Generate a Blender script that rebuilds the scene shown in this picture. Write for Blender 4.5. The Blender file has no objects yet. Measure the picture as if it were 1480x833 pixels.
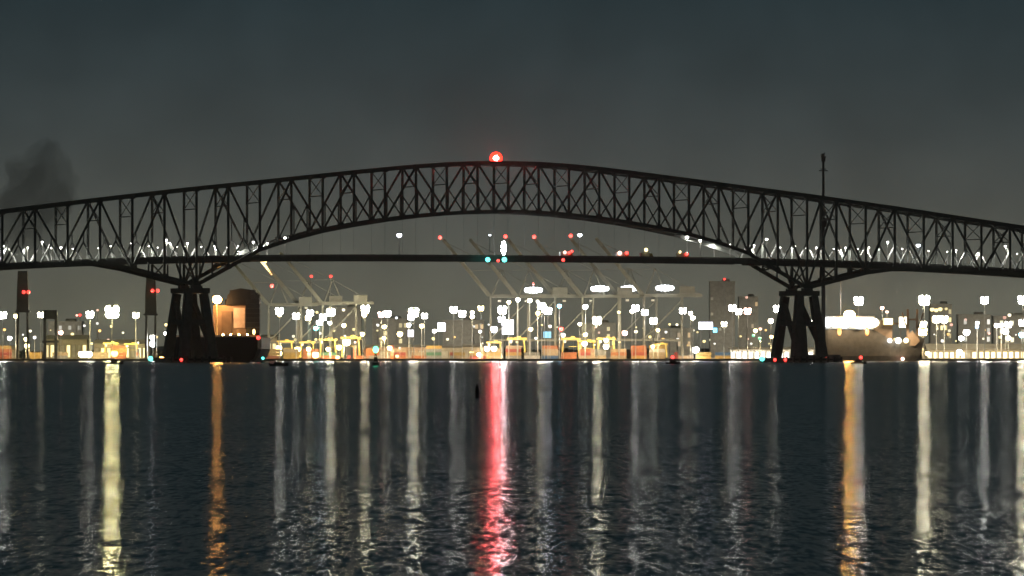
import bpy, math, random
from mathutils import Vector, Matrix, noise

# ------------------------------------------------------------------ camera, sky, exposure
sc = bpy.context.scene
COL = sc.collection
K = 1.167e-4            # radians covered by one pixel of the 1480 px wide photograph
EYE = 2.5               # eye height above the water
HZ = 517.5              # row of the horizon

cam_d = bpy.data.cameras.new('camera')
cam = bpy.data.objects.new('camera', cam_d)
COL.objects.link(cam)
cam.location = (0, 0, EYE)
cam.rotation_euler = (math.radians(90), 0, 0)
cam_d.sensor_width = 36
cam_d.lens = 18 / (740 * K)
cam_d.shift_y = (HZ - 416.5) / 1480
cam_d.clip_start = 1
cam_d.clip_end = 60000
sc.camera = cam

world = bpy.data.worlds.new('World')
sc.world = world
world.use_nodes = True
wn, wl = world.node_tree.nodes, world.node_tree.links
wn.clear()
w_out = wn.new('ShaderNodeOutputWorld')
sky = wn.new('ShaderNodeTexSky')
sky.sky_type = 'NISHITA'
sky.sun_disc = False
sky.sun_elevation = math.radians(-7)
sky.sun_rotation = math.radians(250)
bg_sky = wn.new('ShaderNodeBackground')
bg_sky.inputs['Strength'].default_value = 0.05
wl.new(sky.outputs['Color'], bg_sky.inputs['Color'])
# the glow of the harbour and the city in the night air, brightest low over the horizon
tc = wn.new('ShaderNodeTexCoord')
sep = wn.new('ShaderNodeSeparateXYZ')
wl.new(tc.outputs['Generated'], sep.inputs[0])
mpr = wn.new('ShaderNodeMapRange')
mpr.inputs['From Min'].default_value = 0.0
mpr.inputs['From Max'].default_value = 0.40
wl.new(sep.outputs['Z'], mpr.inputs['Value'])
ramp = wn.new('ShaderNodeValToRGB')
wl.new(mpr.outputs['Result'], ramp.inputs['Fac'])
stops = [(0.0, (.122, .122, .093)), (0.010, (.112, .113, .088)), (0.0195, (.086, .091, .077)), (0.028, (.063, .071, .066)),
         (0.037, (.046, .056, .056)), (0.048, (.033, .045, .048)), (0.061, (.022, .035, .040)), (0.12, (.013, .025, .029)), (0.40, (.005, .012, .016))]
cr = ramp.color_ramp
while len(cr.elements) < len(stops):
    cr.elements.new(0.5)
for e, (p, c) in zip(cr.elements, stops):
    e.position = p / 0.40
    e.color = (*c, 1)
# faint uneven cloud in that glow
cn = wn.new('ShaderNodeTexNoise')
cn.inputs['Scale'].default_value = 60
cn.inputs['Detail'].default_value = 4
wl.new(tc.outputs['Generated'], cn.inputs['Vector'])
cm = wn.new('ShaderNodeMapRange')
cm.inputs['From Min'].default_value = .3
cm.inputs['From Max'].default_value = .7
cm.inputs['To Min'].default_value = .88
cm.inputs['To Max'].default_value = 1.12
wl.new(cn.outputs['Fac'], cm.inputs['Value'])
bg_glow = wn.new('ShaderNodeBackground')
wl.new(ramp.outputs['Color'], bg_glow.inputs['Color'])
wl.new(cm.outputs['Result'], bg_glow.inputs['Strength'])
w_add = wn.new('ShaderNodeAddShader')
wl.new(bg_sky.outputs[0], w_add.inputs[0])
wl.new(bg_glow.outputs[0], w_add.inputs[1])
wl.new(w_add.outputs[0], w_out.inputs['Surface'])

vs = sc.view_settings
vs.view_transform = 'Standard'
vs.look = 'None'
vs.exposure = 0
vs.gamma = 1
vs.use_curve_mapping = False
sc.render.engine = 'CYCLES'
cy = sc.cycles
cy.use_denoising = True
cy.use_adaptive_sampling = False
cy.max_bounces = 6
cy.diffuse_bounces = 2
cy.glossy_bounces = 3
cy.volume_bounces = 0
cy.transparent_max_bounces = 4
cy.use_light_tree = True
cy.sample_clamp_indirect = 4
cy.sample_clamp_direct = 0
cy.caustics_reflective = True
sc.render.film_transparent = False

R = random.Random(7)


def P(px, py, Y):
    """A point Y metres out over the water that shows at column px, row py of the photograph."""
    return Vector(((px - 740) * K * Y, Y, EYE + (HZ - py) * K * Y))


# ------------------------------------------------------------------ materials
MATS = {}


def mat(name, col, rough=.75, metal=0.0, var=.18, scale=.35):
    if name in MATS:
        return MATS[name]
    m = bpy.data.materials.new(name)
    m.use_nodes = True
    n, l = m.node_tree.nodes, m.node_tree.links
    b = n['Principled BSDF']
    b.inputs['Roughness'].default_value = rough
    b.inputs['Metallic'].default_value = metal
    g = n.new('ShaderNodeNewGeometry')
    t = n.new('ShaderNodeTexNoise')
    t.inputs['Scale'].default_value = scale
    t.inputs['Detail'].default_value = 5
    l.new(g.outputs['Position'], t.inputs['Vector'])
    r = n.new('ShaderNodeValToRGB')
    r.color_ramp.elements[0].position = .3
    r.color_ramp.elements[1].position = .7
    r.color_ramp.elements[0].color = (*[c * (1 - var) for c in col], 1)
    r.color_ramp.elements[1].color = (*[min(1, c * (1 + var)) for c in col], 1)
    l.new(t.outputs['Fac'], r.inputs['Fac'])
    l.new(r.outputs['Color'], b.inputs['Base Color'])
    MATS[name] = m
    return m


def glow(name, col, strength):
    key = name
    if key in MATS:
        return MATS[key]
    m = bpy.data.materials.new(name)
    m.use_nodes = True
    b = m.node_tree.nodes['Principled BSDF']
    b.inputs['Base Color'].default_value = (.6, .6, .6, 1)
    b.inputs['Emission Color'].default_value = (*col, 1)
    b.inputs['Emission Strength'].default_value = strength
    MATS[key] = m
    return m


LIGHT_COL = {
    'white': (1.0, .97, .88), 'cool white': (.88, .94, 1.0), 'warm white': (1.0, .90, .62), 'yellow': (1.0, .80, .34),
    'pale yellow': (1.0, .90, .42), 'sodium': (1.0, .45, .10), 'amber': (1.0, .58, .18), 'orange': (1.0, .42, .09), 'red': (1.0, .045, .035), 'pink': (1.0, .52, .40),
    'teal': (.10, .95, .80), 'green': (.10, 1.0, .50), 'blue': (.30, .60, 1.0), 'cyan': (.16, .72, 1.0), 'lavender': (.86, .86, 1.0),
}


def lampmat(col, s):
    s = float('%.2g' % s)
    if s < 4:
        m = glow('faint %s %g' % (col, s), LIGHT_COL[col], s)
        m.cycles.emission_sampling = 'NONE'      # too faint to light anything around it
        return m
    return glow('lit %s %g' % (col, s), LIGHT_COL[col], s)


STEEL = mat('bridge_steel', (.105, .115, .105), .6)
DECKM = mat('bridge_deck', (.10, .10, .10), .8)
CONC = mat('concrete', (.20, .195, .18), .9)
DARKM = mat('dark_paint', (.03, .03, .03), .6)
BLACK = mat('black_hull', (.008, .008, .009), .5)
CRANE = mat('crane_paint', (.125, .12, .09), .6)
POLE = mat('galvanised', (.32, .32, .30), .5)
YELLOW = mat('yellow_paint', (.62, .44, .10), .5)
WHITE = mat('white_paint', (.74, .73, .69), .5)
BLACK.node_tree.nodes['Principled BSDF'].inputs['Specular IOR Level'].default_value = .12
GREY = mat('grey_hull', (.17, .16, .14), .6)
BROWN = mat('brown_paint', (.34, .24, .16), .6)
SHEDW = mat('shed_cladding', (.30, .25, .17), .7)
SHEDR = mat('shed_roof', (.34, .31, .24), .7)
CITYM = mat('city_wall', (.34, .32, .27), .85)
RUBBER = mat('rubber', (.02, .02, .02), .8)


# ------------------------------------------------------------------ mesh helpers
class MB:
    def __init__(s):
        s.v, s.f = [], []

    def add(s, vs, fs):
        o = len(s.v)
        s.v += [tuple(v) for v in vs]
        s.f += [tuple(i + o for i in f) for f in fs]
        return s

    def box(s, c, d, rz=0):
        hx, hy, hz = d[0] / 2, d[1] / 2, d[2] / 2
        ca, sa = math.cos(rz), math.sin(rz)
        vs = []
        for z in (-hz, hz):
            for x, y in ((-hx, -hy), (hx, -hy), (hx, hy), (-hx, hy)):
                vs.append((c[0] + x * ca - y * sa, c[1] + x * sa + y * ca, c[2] + z))
        return s.add(vs, [(3, 2, 1, 0), (4, 5, 6, 7), (0, 1, 5, 4), (1, 2, 6, 5), (2, 3, 7, 6), (3, 0, 4, 7)])

    def bar(s, p, q, w, h=None, w2=None, h2=None, ref=None):
        """A rectangular member from p to q: w across ref x axis, h the other way; may taper."""
        p, q = Vector(p), Vector(q)
        h = w if h is None else h
        w2 = w if w2 is None else w2
        h2 = h if h2 is None else h2
        a = (q - p).normalized()
        r = Vector(ref) if ref is not None else (Vector((0, 1, 0)) if abs(a.y) < .9 else Vector((0, 0, 1)))
        u = a.cross(r).normalized()
        v = u.cross(a).normalized()
        vs = []
        for c, ww, hh in ((p, w, h), (q, w2, h2)):
            for x, y in ((-1, -1), (1, -1), (1, 1), (-1, 1)):
                vs.append(c + u * (x * ww / 2) + v * (y * hh / 2))
        return s.add(vs, [(0, 1, 2, 3), (7, 6, 5, 4), (1, 0, 4, 5), (2, 1, 5, 6), (3, 2, 6, 7), (0, 3, 7, 4)])

    def tube(s, p, q, r, r2=None, n=8):
        p, q = Vector(p), Vector(q)
        r2 = r if r2 is None else r2
        a = (q - p).normalized()
        t = Vector((1, 0, 0)) if abs(a.x) < .9 else Vector((0, 1, 0))
        u = a.cross(t).normalized()
        v = a.cross(u)
        vs = []
        for c, rr in ((p, r), (q, r2)):
            for i in range(n):
                g = 2 * math.pi * i / n
                vs.append(c + u * math.cos(g) * rr + v * math.sin(g) * rr)
        fs = [(i, (i + 1) % n, n + (i + 1) % n, n + i) for i in range(n)]
        fs += [tuple(range(n - 1, -1, -1)), tuple(range(n, 2 * n))]
        return s.add(vs, fs)

    def ball(s, c, r, nu=8, nv=5, sq=(1, 1, 1)):
        vs = [(c[0], c[1], c[2] - r * sq[2])]
        for j in range(1, nv):
            ph = -math.pi / 2 + math.pi * j / nv
            for i in range(nu):
                t = 2 * math.pi * i / nu
                vs.append((c[0] + r * sq[0] * math.cos(ph) * math.cos(t), c[1] + r * sq[1] * math.cos(ph) * math.sin(t), c[2] + r * sq[2] * math.sin(ph)))
        vs.append((c[0], c[1], c[2] + r * sq[2]))
        fs = []
        for i in range(nu):
            fs.append((0, 1 + (i + 1) % nu, 1 + i))
            for j in range(nv - 2):
                a = 1 + j * nu
                fs.append((a + i, a + (i + 1) % nu, a + nu + (i + 1) % nu, a + nu + i))
            a = 1 + (nv - 2) * nu
            fs.append((a + i, a + (i + 1) % nu, len(vs) - 1))
        return s.add(vs, fs)

    def loft(s, secs):
        """Closed rings of equal count, capped at both ends."""
        n = len(secs[0])
        vs = [p for r in secs for p in r]
        fs = []
        for k in range(len(secs) - 1):
            for i in range(n):
                fs.append((k * n + i, k * n + (i + 1) % n, (k + 1) * n + (i + 1) % n, (k + 1) * n + i))
        fs += [tuple(range(n - 1, -1, -1)), tuple(range((len(secs) - 1) * n, len(secs) * n))]
        return s.add(vs, fs)

    def build(s, name, m, parent=None, smooth=False):
        me = bpy.data.meshes.new(name)
        me.from_pydata(s.v, [], s.f)
        me.materials.append(m)
        if smooth:
            me.polygons.foreach_set('use_smooth', [True] * len(me.polygons))
        me.update()
        o = bpy.data.objects.new(name, me)
        COL.objects.link(o)
        if parent is not None:
            o.parent = parent
        return o


def tag(o, label=None, cat=None, group=None, kind=None):
    if label:
        o['label'] = label
    if cat:
        o['category'] = cat
    if group:
        o['group'] = group
    if kind:
        o['kind'] = kind
    return o


def thing(name, label, cat, loc=(0, 0, 0), rz=0, group=None):
    o = bpy.data.objects.new(name, None)
    COL.objects.link(o)
    o.location = loc
    o.rotation_euler = (0, 0, rz)
    return tag(o, label, cat, group)


CHILDREN = {}


def copy_tree(o, parent=None):
    c = o.copy()
    COL.objects.link(c)
    if parent is not None:
        c.parent = parent
    for ch in [x for x in o.children]:
        copy_tree(ch, c)
    return c


# ------------------------------------------------------------------ water, land, hills
GZ = 1.7                 # height of the quay and the yard behind it
QY = 4600                # distance of the quay

wm = bpy.data.materials.new('harbour_water')
wm.use_nodes = True
n, l = wm.node_tree.nodes, wm.node_tree.links
b = n['Principled BSDF']
b.inputs['Base Color'].default_value = (.006, .011, .012, 1)
b.inputs['IOR'].default_value = 1.333
b.inputs['Roughness'].default_value = .138
b.inputs['Anisotropic'].default_value = .85     # small wind waves whose crests lie across the view
tv = n.new('ShaderNodeCombineXYZ')
tv.inputs['Y'].default_value = 1
l.new(tv.outputs[0], b.inputs['Tangent'])
geo = n.new('ShaderNodeNewGeometry')


def ripple(sx, sy, amp, seed, detail=2.0):
    mp = n.new('ShaderNodeMapping')
    mp.inputs['Scale'].default_value = (sx, sy, 1)
    mp.inputs['Location'].default_value = (seed, seed * .37, 0)
    l.new(geo.outputs['Position'], mp.inputs['Vector'])
    t = n.new('ShaderNodeTexNoise')
    t.inputs['Scale'].default_value = 1
    t.inputs['Detail'].default_value = detail
    l.new(mp.outputs['Vector'], t.inputs['Vector'])
    s1 = n.new('ShaderNodeVectorMath')
    s1.operation = 'SUBTRACT'
    s1.inputs[1].default_value = (.5, .5, .5)
    l.new(t.outputs['Color'], s1.inputs[0])
    s2 = n.new('ShaderNodeVectorMath')
    s2.operation = 'MULTIPLY'
    s2.inputs[1].default_value = (amp[0], amp[1], 0)
    l.new(s1.outputs[0], s2.inputs[0])
    return s2


r1 = ripple(9.0, 1.0, (.26, .23), 3.1)
r2 = ripple(2.6, .33, (.11, .09), 11.7)
r3 = ripple(.30, .05, (.006, .02), 27.0, 1.0)
a1 = n.new('ShaderNodeVectorMath')
l.new(r1.outputs[0], a1.inputs[0])
l.new(r2.outputs[0], a1.inputs[1])
a2 = n.new('ShaderNodeVectorMath')
l.new(a1.outputs[0], a2.inputs[0])
l.new(r3.outputs[0], a2.inputs[1])
a3 = n.new('ShaderNodeVectorMath')
a3.inputs[1].default_value = (0, 0, 1)
l.new(a2.outputs[0], a3.inputs[0])
a4 = n.new('ShaderNodeVectorMath')
a4.operation = 'NORMALIZE'
l.new(a3.outputs[0], a4.inputs[0])
l.new(a4.outputs[0], b.inputs['Normal'])

w = MB()
w.add([(-5000, -150, 0), (5000, -150, 0), (5000, QY, 0), (-5000, QY, 0)], [(0, 1, 2, 3)])
tag(w.build('water', wm), 'dark rippled harbour water', kind='structure')

g = MB()
g.add([(-5000, QY + 1.2, GZ), (5000, QY + 1.2, GZ), (5000, 9500, GZ), (-5000, 9500, GZ)], [(0, 1, 2, 3)])
tag(g.build('ground', mat('yard_asphalt', (.10, .095, .085), .85)), 'paved container yard', kind='structure')
q = MB()
q.box((0, QY + .6, GZ / 2 - .4), (10000, 1.2, GZ + .8 + .1))
tag(q.build('quay_wall', mat('quay_face', (.05, .05, .045), .9)), 'long low dark quay wall at the far edge of the water', 'quay wall')

hb = MB()
NX = 260
pts = []
for i in range(NX + 1):
    x = -1500 + 3000 * i / NX
    hgt = 17 + 13 * noise.noise(Vector((x * .004, 3.3, 0))) + 6 * noise.noise(Vector((x * .017, 7.3, 0))) + 2.0 * noise.noise(Vector((x * .08, 1.3, 0)))
    pts.append((x, max(3, hgt * .5)))
rows = []
for k, (yy, f) in enumerate(((6500, 0), (6540, .55), (6620, 1.0), (6900, 1.15), (7300, 0))):
    for x, hgt in pts:
        rows.append((x, yy + 25 * noise.noise(Vector((x * .01, k, 0))), GZ + hgt * f))
fs = []
for k in range(4):
    for i in range(NX):
        a = k * (NX + 1) + i
        fs.append((a, a + 1, a + NX + 2, a + NX + 1))
hb.add(rows, fs)
tag(hb.build('hills', mat('hill_cover', (.06, .07, .04), .95, scale=.03), smooth=True), 'low hazy rise behind the harbour', kind='structure')

# a far wood along the rise: many leaf clumps that read as one mass
tw = MB()
for i in range(900):
    x = R.uniform(-900, 900)
    if noise.noise(Vector((x * .006, 9.1, 0))) < -.12:
        continue
    r = R.uniform(2.2, 5.0)
    hgt = 8 + 5 * noise.noise(Vector((x * .012, 5.3, 0)))
    for k in range(3):
        tw.ball((x + R.uniform(-3, 3), 6420 + R.uniform(-25, 25), GZ + hgt * R.uniform(.15, 1.0)), r * R.uniform(.5, 1), 6, 4, (1, 1, R.uniform(.7, 1.2)))
tag(tw.build('far_treeline', mat('dark_leaves', (.05, .07, .035), .9, scale=.2)), 'dark far wood along the low rise', kind='stuff')

# ------------------------------------------------------------------ the truss bridge
BX, BY = -6.1, 3300.0
YAW = math.radians(22)
CA, SA = math.cos(YAW), math.sin(YAW)
HALF = 182.6
SIDE = 220.0
HW = 10.5                # half the distance between the two trusses


def B(s, t, z):
    """A point of the bridge: s metres along it from mid-span, t metres across (negative: towards the eye)."""
    return Vector((BX + s * CA - t * SA, BY + s * SA + t * CA, z))


def interp(tab, x):
    for (x0, y0), (x1, y1) in zip(tab, tab[1:]):
        if x <= x1:
            u = (x - x0) / (x1 - x0)
            return y0 + (y1 - y0) * u
    return tab[-1][1]


TOP = [(0, 110.6), (18, 110.4), (37, 109.5), (60, 107.7), (100, 103.4), (140, 99.0), (183, 94.4), (240, 87.6), (298, 80.2), (403, 67.0)]
BOT = [(0, 83.8), (18.3, 83.4), (36.5, 82.3), (54.8, 80.6), (73, 78.3), (91.3, 75.4), (109.6, 72.0), (127.8, 67.4), (146, 61.6), (164.3, 51.8), (182.6, 42.2),
       (201, 46.4), (219.2, 50.8), (237.6, 53.2)]


def zdeck(s):
    return 58.6 - (2.45e-7 if s < 0 else 1.8e-7) * abs(s) ** 3


def ztop(s):
    return interp(TOP, abs(s))


def zbot(s):
    a = abs(s)
    return interp(BOT, a) if a <= 237.6 else zdeck(a) - 2.4


def s_of(px, t=-HW):
    """Distance along the bridge that shows at column px, on the line t across."""
    q = (px - 740) * K
    # BX + s*CA - t*SA = q*(BY + s*SA + t*CA)
    return (q * (BY + t * CA) - BX + t * SA) / (CA - q * SA)


bridge = thing('truss_bridge', 'long dark steel truss bridge arching high over the water on two piers', 'bridge', B(0, 0, 0))
off = -Vector(B(0, 0, 0))


class BM(MB):
    def build(s, name, m, parent=None, smooth=False, local=True):
        if local:
            s.v = [(v[0] + off.x, v[1] + off.y, v[2] + off.z) for v in s.v]
        return MB.build(s, name, m, parent, smooth)


PAN = HALF / 10
nodes = [-HALF - SIDE + SIDE / 12 * i for i in range(12)] + [-HALF + PAN * i for i in range(20)] + [HALF + SIDE / 12 * i for i in range(13)]
NN = len(nodes)
AX = Vector((CA, SA, 0))
LAT = Vector((-SA, CA, 0))
for t in (-HW, HW):
    tb, bb = BM(), BM()
    for a, c in zip(nodes, nodes[1:]):
        tb.bar(B(a, t, ztop(a)), B(c, t, ztop(c)), 2.3, 1.3, ref=LAT)
        bb.bar(B(a, t, zbot(a)), B(c, t, zbot(c)), 2.1, 1.3, ref=LAT)
    for s in nodes:
        tb.box(B(s, t, ztop(s) - .4), (3.0, 1.35, 2.3), YAW)
        bb.box(B(s, t, zbot(s) + .5), (3.2, 1.35, 2.6), YAW)
    tb.build('top_chord', STEEL, bridge)
    bb.build('bottom_chord', STEEL, bridge)
    for i, s in enumerate(nodes):
        BM().bar(B(s, t, zbot(s) + .9), B(s, t, ztop(s) - .9), 1.2, 1.0, ref=LAT).build('vertical_post', STEEL, bridge)
    for i, (a, c) in enumerate(zip(nodes, nodes[1:])):
        d = BM()
        up = (i % 2 == 0)
        pa = B(a, t, (zbot(a) if up else ztop(a)))
        pc = B(c, t, (ztop(c) if up else zbot(c)))
        d.bar(pa, pc, 1.05, .9, ref=LAT)
        d.build('diagonal', STEEL, bridge)
        m_ = (a + c) / 2
        pm_ = (pa + pc) / 2
        if abs(m_) < 135:
            # each panel is divided once more by a light post and strut under the diagonal
            zb_ = (zbot(a) + zbot(c)) / 2
            e = BM()
            e.bar(B(m_, t, zb_), pm_, .6, .5, ref=LAT)
            o_ = c if up else a
            e.bar(B(o_, t, zbot(o_)), pm_, .65, .5, ref=LAT)
            e.build('sub_strut', STEEL, bridge)
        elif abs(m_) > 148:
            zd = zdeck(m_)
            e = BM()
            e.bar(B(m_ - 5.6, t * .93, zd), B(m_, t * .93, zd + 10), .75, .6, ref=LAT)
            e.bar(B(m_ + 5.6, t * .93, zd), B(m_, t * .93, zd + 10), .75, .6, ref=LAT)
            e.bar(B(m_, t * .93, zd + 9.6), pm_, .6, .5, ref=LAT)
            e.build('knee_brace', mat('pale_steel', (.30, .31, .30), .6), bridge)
# cross frames between the two trusses and bracing under the top chords
for i, s in enumerate(nodes):
    br = BM()
    zt, zb = ztop(s), max(zbot(s), zdeck(s) + 8)
    mid = zt - min(11, (zt - zb) * .55)
    br.bar(B(s, -HW, zt - 1), B(s, HW, zt - 1), .8, .6)
    br.bar(B(s, -HW, mid), B(s, HW, mid), .7, .6)
    br.bar(B(s, -HW, zt - 1), B(s, HW, mid), .5, .5)
    br.bar(B(s, -HW, mid), B(s, HW, zt - 1), .5, .5)
    if abs(s) > 140 and zbot(s) < zdeck(s) - 3:
        br.build('sway_frame', STEEL, bridge)
        br = BM()
        br.bar(B(s, -HW, zbot(s)), B(s, HW, zdeck(s) - 3), .8, .7)
        br.bar(B(s, -HW, zdeck(s) - 3), B(s, HW, zbot(s)), .8, .7)
    elif abs(s) < 140:
        br.build('sway_frame', STEEL, bridge)
        br = BM()
        br.bar(B(s, -HW, zbot(s)), B(s, HW, zbot(s)), .8, .6)
    br.build('sway_frame', STEEL, bridge)
for i, (a, c) in enumerate(zip(nodes, nodes[1:])):
    br = BM()
    br.bar(B(a, -HW, ztop(a)), B(c, HW, ztop(c)), .6, .6)
    br.bar(B(a, HW, ztop(a)), B(c, -HW, ztop(c)), .6, .6)
    br.build('top_bracing', STEEL, bridge)
# below the deck over the piers: short posts and struts of the deepened truss
for sg in (-1, 1):
    for s0 in (155.2, 173.5, 192, 210):
        for t in (-HW, HW):
            s = sg * s0
            BM().bar(B(s, t, zbot(s)), B(s, t, zdeck(s) - 2), .8, .8, ref=LAT).build('spandrel_post', STEEL, bridge)
# deck in short lengths, joined into one part, with barriers and floor beams
dk, rail_n, rail_f = BM(), BM(), BM()
NS = 80
for i in range(NS):
    a = -HALF - SIDE + (2 * (HALF + SIDE)) * i / NS
    c = -HALF - SIDE + (2 * (HALF + SIDE)) * (i + 1) / NS
    thick = 2.2 if abs((a + c) / 2) < 150 else 3.0
    dk.bar(B(a, 0, zdeck(a) - thick / 2), B(c, 0, zdeck(c) - thick / 2), thick, 2 * HW - 2.4, ref=LAT)
    for rb, t in ((rail_n, -HW + 1.3), (rail_f, HW - 1.3)):
        rb.bar(B(a, t, zdeck(a) + .45), B(c, t, zdeck(c) + .45), .95, .35, ref=LAT)
dk.build('deck', DECKM, bridge)
rail_n.build('parapet', CONC, bridge)
rail_f.build('parapet', CONC, bridge)
# stringer girders of the suspended roadway
for t in (-HW + 1.0, HW - 1.0):
    st = BM()
    for i in range(20):
        a = -146 + 292 * i / 20
        c = -146 + 292 * (i + 1) / 20
        st.bar(B(a, t, zdeck(a) - 1.35), B(c, t, zdeck(c) - 1.35), 2.6, .6, ref=LAT)
    st.build('girder', STEEL, bridge)
for s in nodes:
    if abs(s) < 140:
        for t in (-HW + .2, HW - .2):
            BM().tube(B(s, t, zdeck(s) - 1), B(s, t, zbot(s)), .06, n=6).build('hanger', STEEL, bridge)
# beacon on the crown of the arch
bs = s_of(717, 0)
bz = EYE + (HZ - 232) * K * (BY + bs * SA)
bc = BM()
bc.bar(B(bs, 0, ztop(bs)), B(bs, 0, bz - 2.5), .9)
bc.tube(B(bs, 0, bz - 2.75), B(bs, 0, bz - 2.45), 11.5, 11.5, 20)  # wide disc added to keep the red light off the truss
bcn = bc.build('beacon', DARKM, bridge)
lb = BM()
lb.ball(B(bs, 0, bz + 1.2), 3.5, 16, 10)
lb.build('lens', glow('beacon red', (1.0, .017, .006), 7), bcn, True)
lb = BM()
lb.ball(B(bs, 0, bz + 1.2) + Vector((0, -3.3, 0)), .9, 10, 7)
lb.build('lamp', glow('beacon core', (1.0, .105, .10), 5000), bcn, True)
for s in (-HALF - SIDE, HALF + SIDE):
    pass

# ------------------------------------------------------------------ piers
TOPZ = 40.5


def pier(label, s0):
    root = thing('bridge_pier', label, 'pier', B(s0, 0, 0), YAW, 'concrete piers of the truss bridge')
    for sx in (-1, 1):
        for sy in (-1, 1):
            MB().bar((sx * 8.3, sy * 13.5, 2.5), (sx * 4.4, sy * 9.6, TOPZ - 3), 5.0, 5.0, 4.0, 4.2).build('leg', CONC, root)
    MB().box((0, 0, TOPZ - 1.4), (14.5, 24, 2.8)).build('cap', CONC, root)
    for sx in (-1, 1):
        MB().bar((sx * 6.1, -10, 22), (sx * 6.1, 10, 22), 3.2, 2.6).build('strut', CONC, root)
        MB().bar((sx * 7.6, -12, 9), (sx * 5.0, 10, 34), 2.6, 2.2).build('brace', CONC, root)
    for sy in (-1, 1):
        MB().bar((-5.5, sy * 11.4, 22), (5.5, sy * 11.4, 22), 2.8, 2.6).build('strut', CONC, root)
        MB().box((0, sy * HW, TOPZ + .7), (6, 3, 1.6)).build('bearing', CONC, root)
    f = MB()
    f.loft([[(-15, -17, z), (15, -17, z), (18, 0, z), (15, 17, z), (-15, 17, z), (-18, 0, z)] for z in (-1, 2.6)])
    f.build('footing', CONC, root)
    fe = MB()
    for i in range(9):
        fe.tube((-17 + 4.25 * i, -20, -1), (-17 + 4.25 * i, -20, 3.2 + R.uniform(-.3, .4)), .7, n=6)
    fe.box((0, -19.2, 1.6), (36, .7, 1.2))
    fe.build('fender', DARKM, root)
    return root


pier_a = pier('dark concrete bridge pier that stands in front of the black cargo ship', -HALF)
pier_b = pier('dark four legged bridge pier beside the tall slender mast', HALF)


def lamp_on(root, px, py, Y, col, rpx, s, name='warning_lamp', sq=(1, 1, 1)):
    """A small lamp as a part of a thing."""
    p = P(px, py, Y)
    inv = Matrix.Translation(Vector(root.location)) @ Matrix.Rotation(root.rotation_euler.z, 4, 'Z')
    q = inv.inverted() @ p
    r = rpx * K * Y
    return MB().ball(q, r, 8, 6, sq).build(name, lampmat(col, s), root, True)


for px in (1120, 1135):
    lamp_on(pier_b, px, 520.3, 3340, 'red', 2.4, 5)
lamp_on(pier_a, 262, 520.2, 3208, 'red', 2.4, 5)
for root, spots in ((bridge, ((705, 375.5, 'teal', 3.4, 5), (729, 375.5, 'teal', 3.6, 5), (720, 377, 'red', 2.2, 4), (814, 376, 'red', 2.4, 5))),):
    for px, py, c, rp, s in spots:
        lamp_on(root, px, py, 3284 + (px - 740) * .15, c, rp, s, 'navigation_lamp')

# ------------------------------------------------------------------ lamps along the bridge roadway
PLACE = 'street lamps along the bridge roadway'


def deck_lamp(px, py, t, col, rpx, s, label, beam=0):
    s_ = s_of(px, t)
    base = B(s_, t, zdeck(s_))
    Y = base.y
    z = EYE + (HZ - py) * K * Y - base.z
    z = max(z, 1.5)
    root = thing('street_lamp', label, 'street lamp', base, YAW, PLACE)
    r = rpx * K * Y
    MB().tube((0, 0, 0), (0, 0, z - r * .7), .22, .14, 6).build('pole', POLE, root)
    hd = MB().box((0, 0, z + r * .75), (r * 1.7, r * 1.7, r * .5)).build('lamp_head', POLE, root)
    MB().ball((0, 0, z), r, 10, 6, (1, 1, .8)).build('lamp', lampmat(col, s), hd, True)
    if beam:
        sd = bpy.data.lights.new('beam', 'SPOT')
        sd.color = LIGHT_COL[col]
        sd.energy = beam
        sd.spot_size = math.radians(165)
        sd.spot_blend = .2
        sd.shadow_soft_size = .3
        so_ = bpy.data.objects.new('beam', sd)
        COL.objects.link(so_)
        so_.parent = hd
        so_.location = (0, 0, z - r)
    return root


ti, to = -HW + 2.6, HW - 2.6
deck_lamp(577, 340, to, 'lavender', 3.8, 14, 'white street lamp on the bridge, high over the green lit buoy')
deck_lamp(708, 340, ti, 'cool white', 1.9, 5, 'thin faint street lamp on the bridge just left of the tall white light')
deck_lamp(838, 340, to, 'cool white', 3.2, 14, 'white street lamp on the bridge beside two red lights')
deck_lamp(1327, 355, to, 'cool white', 3.0, 12, 'round white street lamp on the right side span of the bridge')
side_l = [(24, 359, 1.0), (74, 359, 1.0), (105, 360, 1.0), (142, 359, 1.0), (178, 358, 1.0), (228, 358, 1.0), (256, 357, 1.0), (291, 357, 1.0), (328, 358, 1.0), (5, 356, 1.6), (40, 358, 1.2), (61, 350, 1.8), (88, 358, 1.8), (125, 358, 1.2), (160, 356, 1.2), (190, 352, 1.6), (215, 356, 1.2), (240, 347, 1.8), (271, 352, 1.7), (310, 356, 1.2), (345, 356, 1.6), (366, 350, 1.8), (386, 352, 1.8), (412, 344, 2.2)]
ordi = ['first', 'second', 'third', 'fourth', 'fifth', 'sixth', 'seventh', 'eighth', 'ninth', 'tenth', 'eleventh', 'twelfth', 'thirteenth', 'fourteenth',
        'fifteenth', 'sixteenth', 'seventeenth', 'eighteenth', 'nineteenth', 'twentieth'] + ['twenty-' + k for k in ('first', 'second', 'third', 'fourth', 'fifth', 'sixth', 'seventh', 'eighth', 'ninth')]
side_l.sort()
for i, (px, py, r) in enumerate(side_l):
    deck_lamp(px, py, ti if i % 2 else to, 'white', r * .9, 14, 'short bridge lamp, %s from the left on the left half of the bridge' % ordi[i], 25000 if r > 1.1 else 0)
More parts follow.
